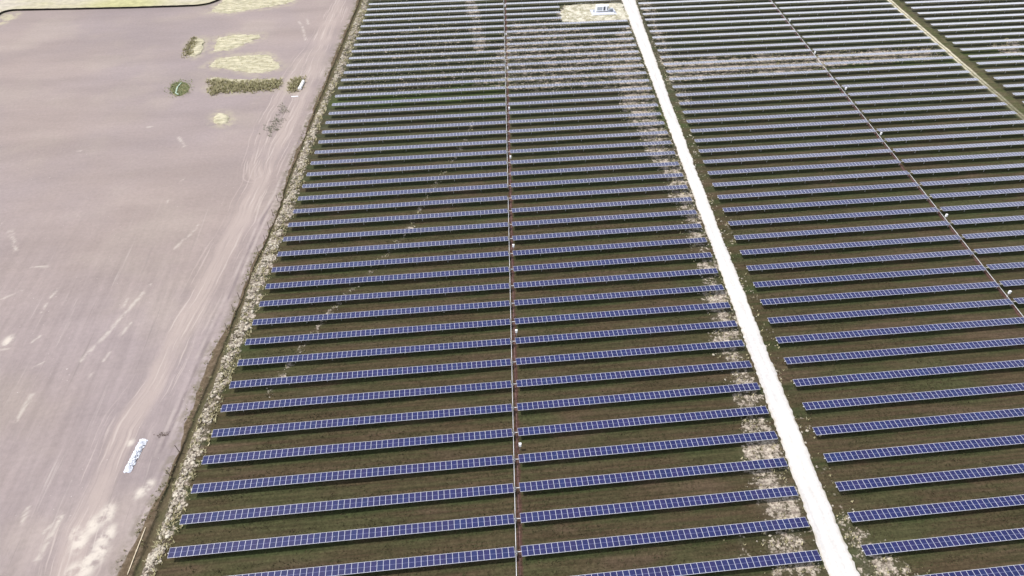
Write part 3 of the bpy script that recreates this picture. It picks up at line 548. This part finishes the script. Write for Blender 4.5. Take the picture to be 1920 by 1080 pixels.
# ------------------------------------------------------------ solar trackers
PW=U-.012; PL=2.10; TZ=1.5; TH=.04
def panel_geo():
    f=.034; xs=[-PW/2,-PW/2+f,PW/2-f,PW/2]; yv=[-PL/2,-PL/2+.055,-.019,.019,PL/2-.055,PL/2]
    V=[(x,y,0) for y in yv for x in xs]; F=[];mi=[]
    for j in range(5):
        for i in range(3):
            F.append((j*4+i,j*4+i+1,j*4+i+5,j*4+i+4)); mi.append(1 if (i==1 and j in(1,3)) else (2 if (i==1 and j==2) else 0))
    n=len(V); V+=[(-PW/2,-PL/2,-TH),(PW/2,-PL/2,-TH),(PW/2,PL/2,-TH),(-PW/2,PL/2,-TH)]
    F+=[(0,n,n+1,3),(3,n+1,n+2,23),(23,n+2,n+3,20),(20,n+3,n,0),(n,n+3,n+2,n+1)]; mi+=[0,0,0,0,3]
    return np.array(V,float),np.array(F),np.array(mi)
PV,PF,PM=panel_geo()
panel_me=mesh('panel',PV,PF,[M_frame,M_cell,M_mid,M_back],PM)
def array_mesh(xs):
    n=len(xs);k=len(PV); V=np.tile(PV,(n,1,1)); V[...,0]+=np.array(xs)[:,None]
    V[...,2]+=rng.normal(0,.006,n)[:,None]
    F=(PF[None]+(np.arange(n)*k)[:,None,None]).reshape(-1,4)
    return mesh('panel',V.reshape(-1,3),F,[M_frame,M_cellf,M_mid,M_back],np.tile(PM,n))
h,wf,tf=.15,.10,.02
V,F=join([box(0,h/2,.65,wf,tf,1.7),box(0,-h/2,.65,wf,tf,1.7),box(0,0,.65,tf,h-tf,1.7),box(0,0,1.40,.22,.30,.16)]); post_VF=(V,F); post_me=mesh('post',V,F,[M_galv])
V,F=join([box(0,0,1.33,.36,.34,.40),box(0,-.30,1.22,.26,.34,.24)]); gear_me=mesh('gear_box',V,F,[M_dark])
tube_me={}
def torque(x0,x1):
    k=(round(x0,1),round(x1,1))
    if k not in tube_me:
        V,Fs=tubes([tube((x0,0,TZ-.12),(x1,0,TZ-.12),.075,8)]); tube_me[k]=mesh('torque_tube',V,Fs,[M_tube],smooth=True)
    return tube_me[k]
from mathutils import Vector as Vc
Rm=np.array(CAM['R']); Lc=np.array(CAM['loc'])
def px(x,y,z):
    d=(np.array([x,y,z])-Lc)@Rm; return 960+CAM['f']*d[0]/-d[2],540-CAM['f']*d[1]/-d[2]
def visible(x0,x1,y,marg=12):
    return [ (lambda q:-marg<q[0]<1920+marg and -marg<q[1]<1080+marg)(px(x,y,TZ)) for x in np.linspace(x0,x1,60)]
NEAR=12        # rows up to this one get every panel as an object of its own
GROUP='rows of solar trackers'
def tracker(k,shift,nl,nr,label,gl=None,gr=None,drive=True):
    y=k*PITCH; x0=SKEW*y+shift
    r=obj('solar_tracker',None,loc=(x0,y,0),label=label,cat='solar tracker',group=GROUP)
    gl=GL if gl is None else gl; gr=GR if gr is None else gr
    xl=[-gl-U*(i+.5) for i in range(nl)]; xr=[gr+U*(i+.5) for i in range(nr)]; xs=sorted(xl+xr)
    tl=TILT+math.radians(random.gauss(0,.35))
    near=[]; rest=[]
    for x in xs:
        p=px(x0+x,y,TZ)
        (near if k<=NEAR and -8<p[0]<1928 and -14<p[1]<1094 else rest).append(x)
    for x in near:
        obj('panel',panel_me,r,loc=(x,0,TZ+random.gauss(0,.004)),rot=(tl+random.gauss(0,.004),random.gauss(0,.002),0))
    if rest: obj('panel',array_mesh(rest),r,loc=(0,0,TZ),rot=(tl,0,0),kind='stuff')
    obj('torque_tube',torque(xs[0]-U/2-.22,xs[-1]+U/2+.22),r)
    pxs=[]; st=7.5*U; 
    i=1
    while -i*st>-gl-nl*U: pxs.append(-i*st); i+=1
    i=1
    while i*st<gr+nr*U: pxs.append(i*st); i+=1
    if drive: pxs.append(0)
    for x in pxs: obj('post',post_me,r,loc=(x,0,0))
    if drive: obj('gear_box',gear_me,r)
    return r
def show(k,shift,nl,nr): 
    y=k*PITCH;x0=SKEW*y+shift
    return any(visible(x0-GL-U*nl,x0+GR+U*nr,y,6))
D3=SKEW*0+167.4*U     # first panel of the third block
b1=[k for k in range(-2,50) if show(k,0,56,48)]
for i,k in enumerate(b1):
    nr=48; lb=f'row left of the white road, {word(i+1)} panel row up from the bottom of the photo'
    if k in (38,39,40): nr=22; lb={38:'nearest',39:'middle',40:'farthest'}[k]+' of the three panel rows that stop short at the gravel pad'
    tracker(k,0,56,nr,lb)
b2=[k for k in range(-4,50) if show(k,DR2,56,48)]
for i,k in enumerate(b2):
    tracker(k,DR2,56,48,f'row right of the white road, {word(i+1)} panel row up from the bottom right corner')
b3=[k for k in range(15,50) if any(visible(SKEW*k*PITCH+D3,SKEW*k*PITCH+D3+U*100,k*PITCH,6))]
for i,k in enumerate(b3):
    tracker(k,D3,0,56,f'solar panel row beyond the grassy wheel track, {word(i+1)} row from its near end',gl=0,gr=0,drive=False)
print('TRACKERS',len(b1),b1[0],b1[-1],len(b2),b2[0],b2[-1],len(b3),b3[:1],b3[-1:])
# ------------------------------------------------------------ drive lines
span_me=mesh('shaft_span',*tubes([tube((0,.25,0),(SKEW*(PITCH-.5)+SKEW*.0,PITCH-.25,0),.058,8)]),[M_tube],smooth=True)
joint_me=mesh('joint',*tubes([tube((0,-.3,0),(0,.3,0),.10,8)]),[M_galv],smooth=True)
def drive(shift,k0,k1,label):
    r=obj('drive_line',None,loc=(SKEW*k0*PITCH+shift-.12,k0*PITCH,TZ-.22),label=label,cat='drive shaft',group='drive lines linking the rows')
    for k in range(k0,k1):
        y=(k-k0)*PITCH; obj('shaft_span',span_me,r,loc=(SKEW*y,y,0)); obj('joint',joint_me,r,loc=(SKEW*y,y,0))
    obj('joint',joint_me,r,loc=(SKEW*(k1-k0)*PITCH,(k1-k0)*PITCH,0))
drive(0,-2,17,'near half of the thin white drive shaft crossing the rows left of the road')
drive(0,18,46,'far half of the thin white drive shaft crossing the rows left of the road')
drive(DR2,6,17,'near half of the thin white drive shaft crossing the rows right of the road')
drive(DR2,18,44,'far half of the thin white drive shaft crossing the rows right of the road')
# ------------------------------------------------------------ white motor boxes on posts
V,F=join([box(0,0,0,.50,.42,.78),box(0,0,.415,.56,.48,.05)]); cab=mesh('cabinet',V,F,[M_white])
V,F=box(0,-.222,0,.40,.02,.64); door=mesh('door',V,F,[M_white])
V,F=join([box(0,.0,.65,.12,.12,1.35)]); bp=mesh('post',V,F,[M_galv])
def motor_box(x,y,lb):
    r=obj('control_box',None,loc=(x,y,0),label=lb,cat='control box',group='white control boxes along the drive lines')
    c=obj('cabinet',cab,r,loc=(0,0,1.75)); obj('door',door,c); obj('post',bp,r)
    V,F=box(-.55,-.1,.9,.9,.10,.10); 
for i,(x,y) in enumerate(BOX1): motor_box(x,y,f'white control box beside the drive shaft left of the road, {word(i+1)} up from the bottom')
for i,(x,y) in enumerate(BOX2): motor_box(x,y,f'white control box beside the drive shaft right of the road, {word(i+1)} up from the bottom')
# ------------------------------------------------------------ inverter station on the pad
ix,iy=INV[0]
V,F=box(0,0,.18,15.5,8.0,.36); 
r=obj('inverter_station',None,loc=(ix,iy,.1),label='white inverter cabin with grey transformer on the gravel pad beside the road',cat='inverter station')
obj('slab',mesh('slab',*box(0,0,.15,14.5,8.5,.3),[M_conc]),r)
obj('cabin',mesh('cabin',*box(-.6,1.2,2.1,7.2,2.6,2.9),[M_white]),r)
obj('roof',mesh('roof',*box(-.6,1.2,3.60,7.5,2.9,.10),[M_white]),r)
for k,xx in enumerate((-3.2,-2.2,-1.2)): obj('door',mesh('door',*box(xx,-.125,2.2,.9,.05,1.9),[M_tank]),r)
for xx,ww in ((.55,1.1),(2.55,.5)): obj('louvre',mesh('louvre',*box(xx,-.13,2.2,ww,.06,2.2),[M_louv_shade]),r)
obj('skid_shade',mesh('skid_shade',*box(-.6,1.2,.48,7.0,2.4,.34),[M_louv_shade]),r)  # dark colour stands in for the shade under the raised cabin
tk=obj('transformer',mesh('transformer',*box(4.8,.6,1.15,1.9,1.7,1.7),[M_tank]),r)
for k in range(7): obj('fin',mesh('fin',*box(4.1+.23*k,-.45,1.15,.05,.38,1.4),[M_tank]),tk)
V,Fs=tubes([tube((4.3+.5*k,.6,2.0),(4.3+.5*k,.6,2.45),.08,8,.05) for k in range(3)]); obj('bushing',mesh('bushing',V,Fs,[M_white]),tk)
for xx,yy,hh in ((-5.6,.2,1.3),(6.4,-2.2,1.0)): obj('meter_cabinet',mesh('meter_cabinet',*box(xx,yy,.3+hh/2,.7,.5,hh),[M_tank]),r)
r.scale=(.8,.8,.8)
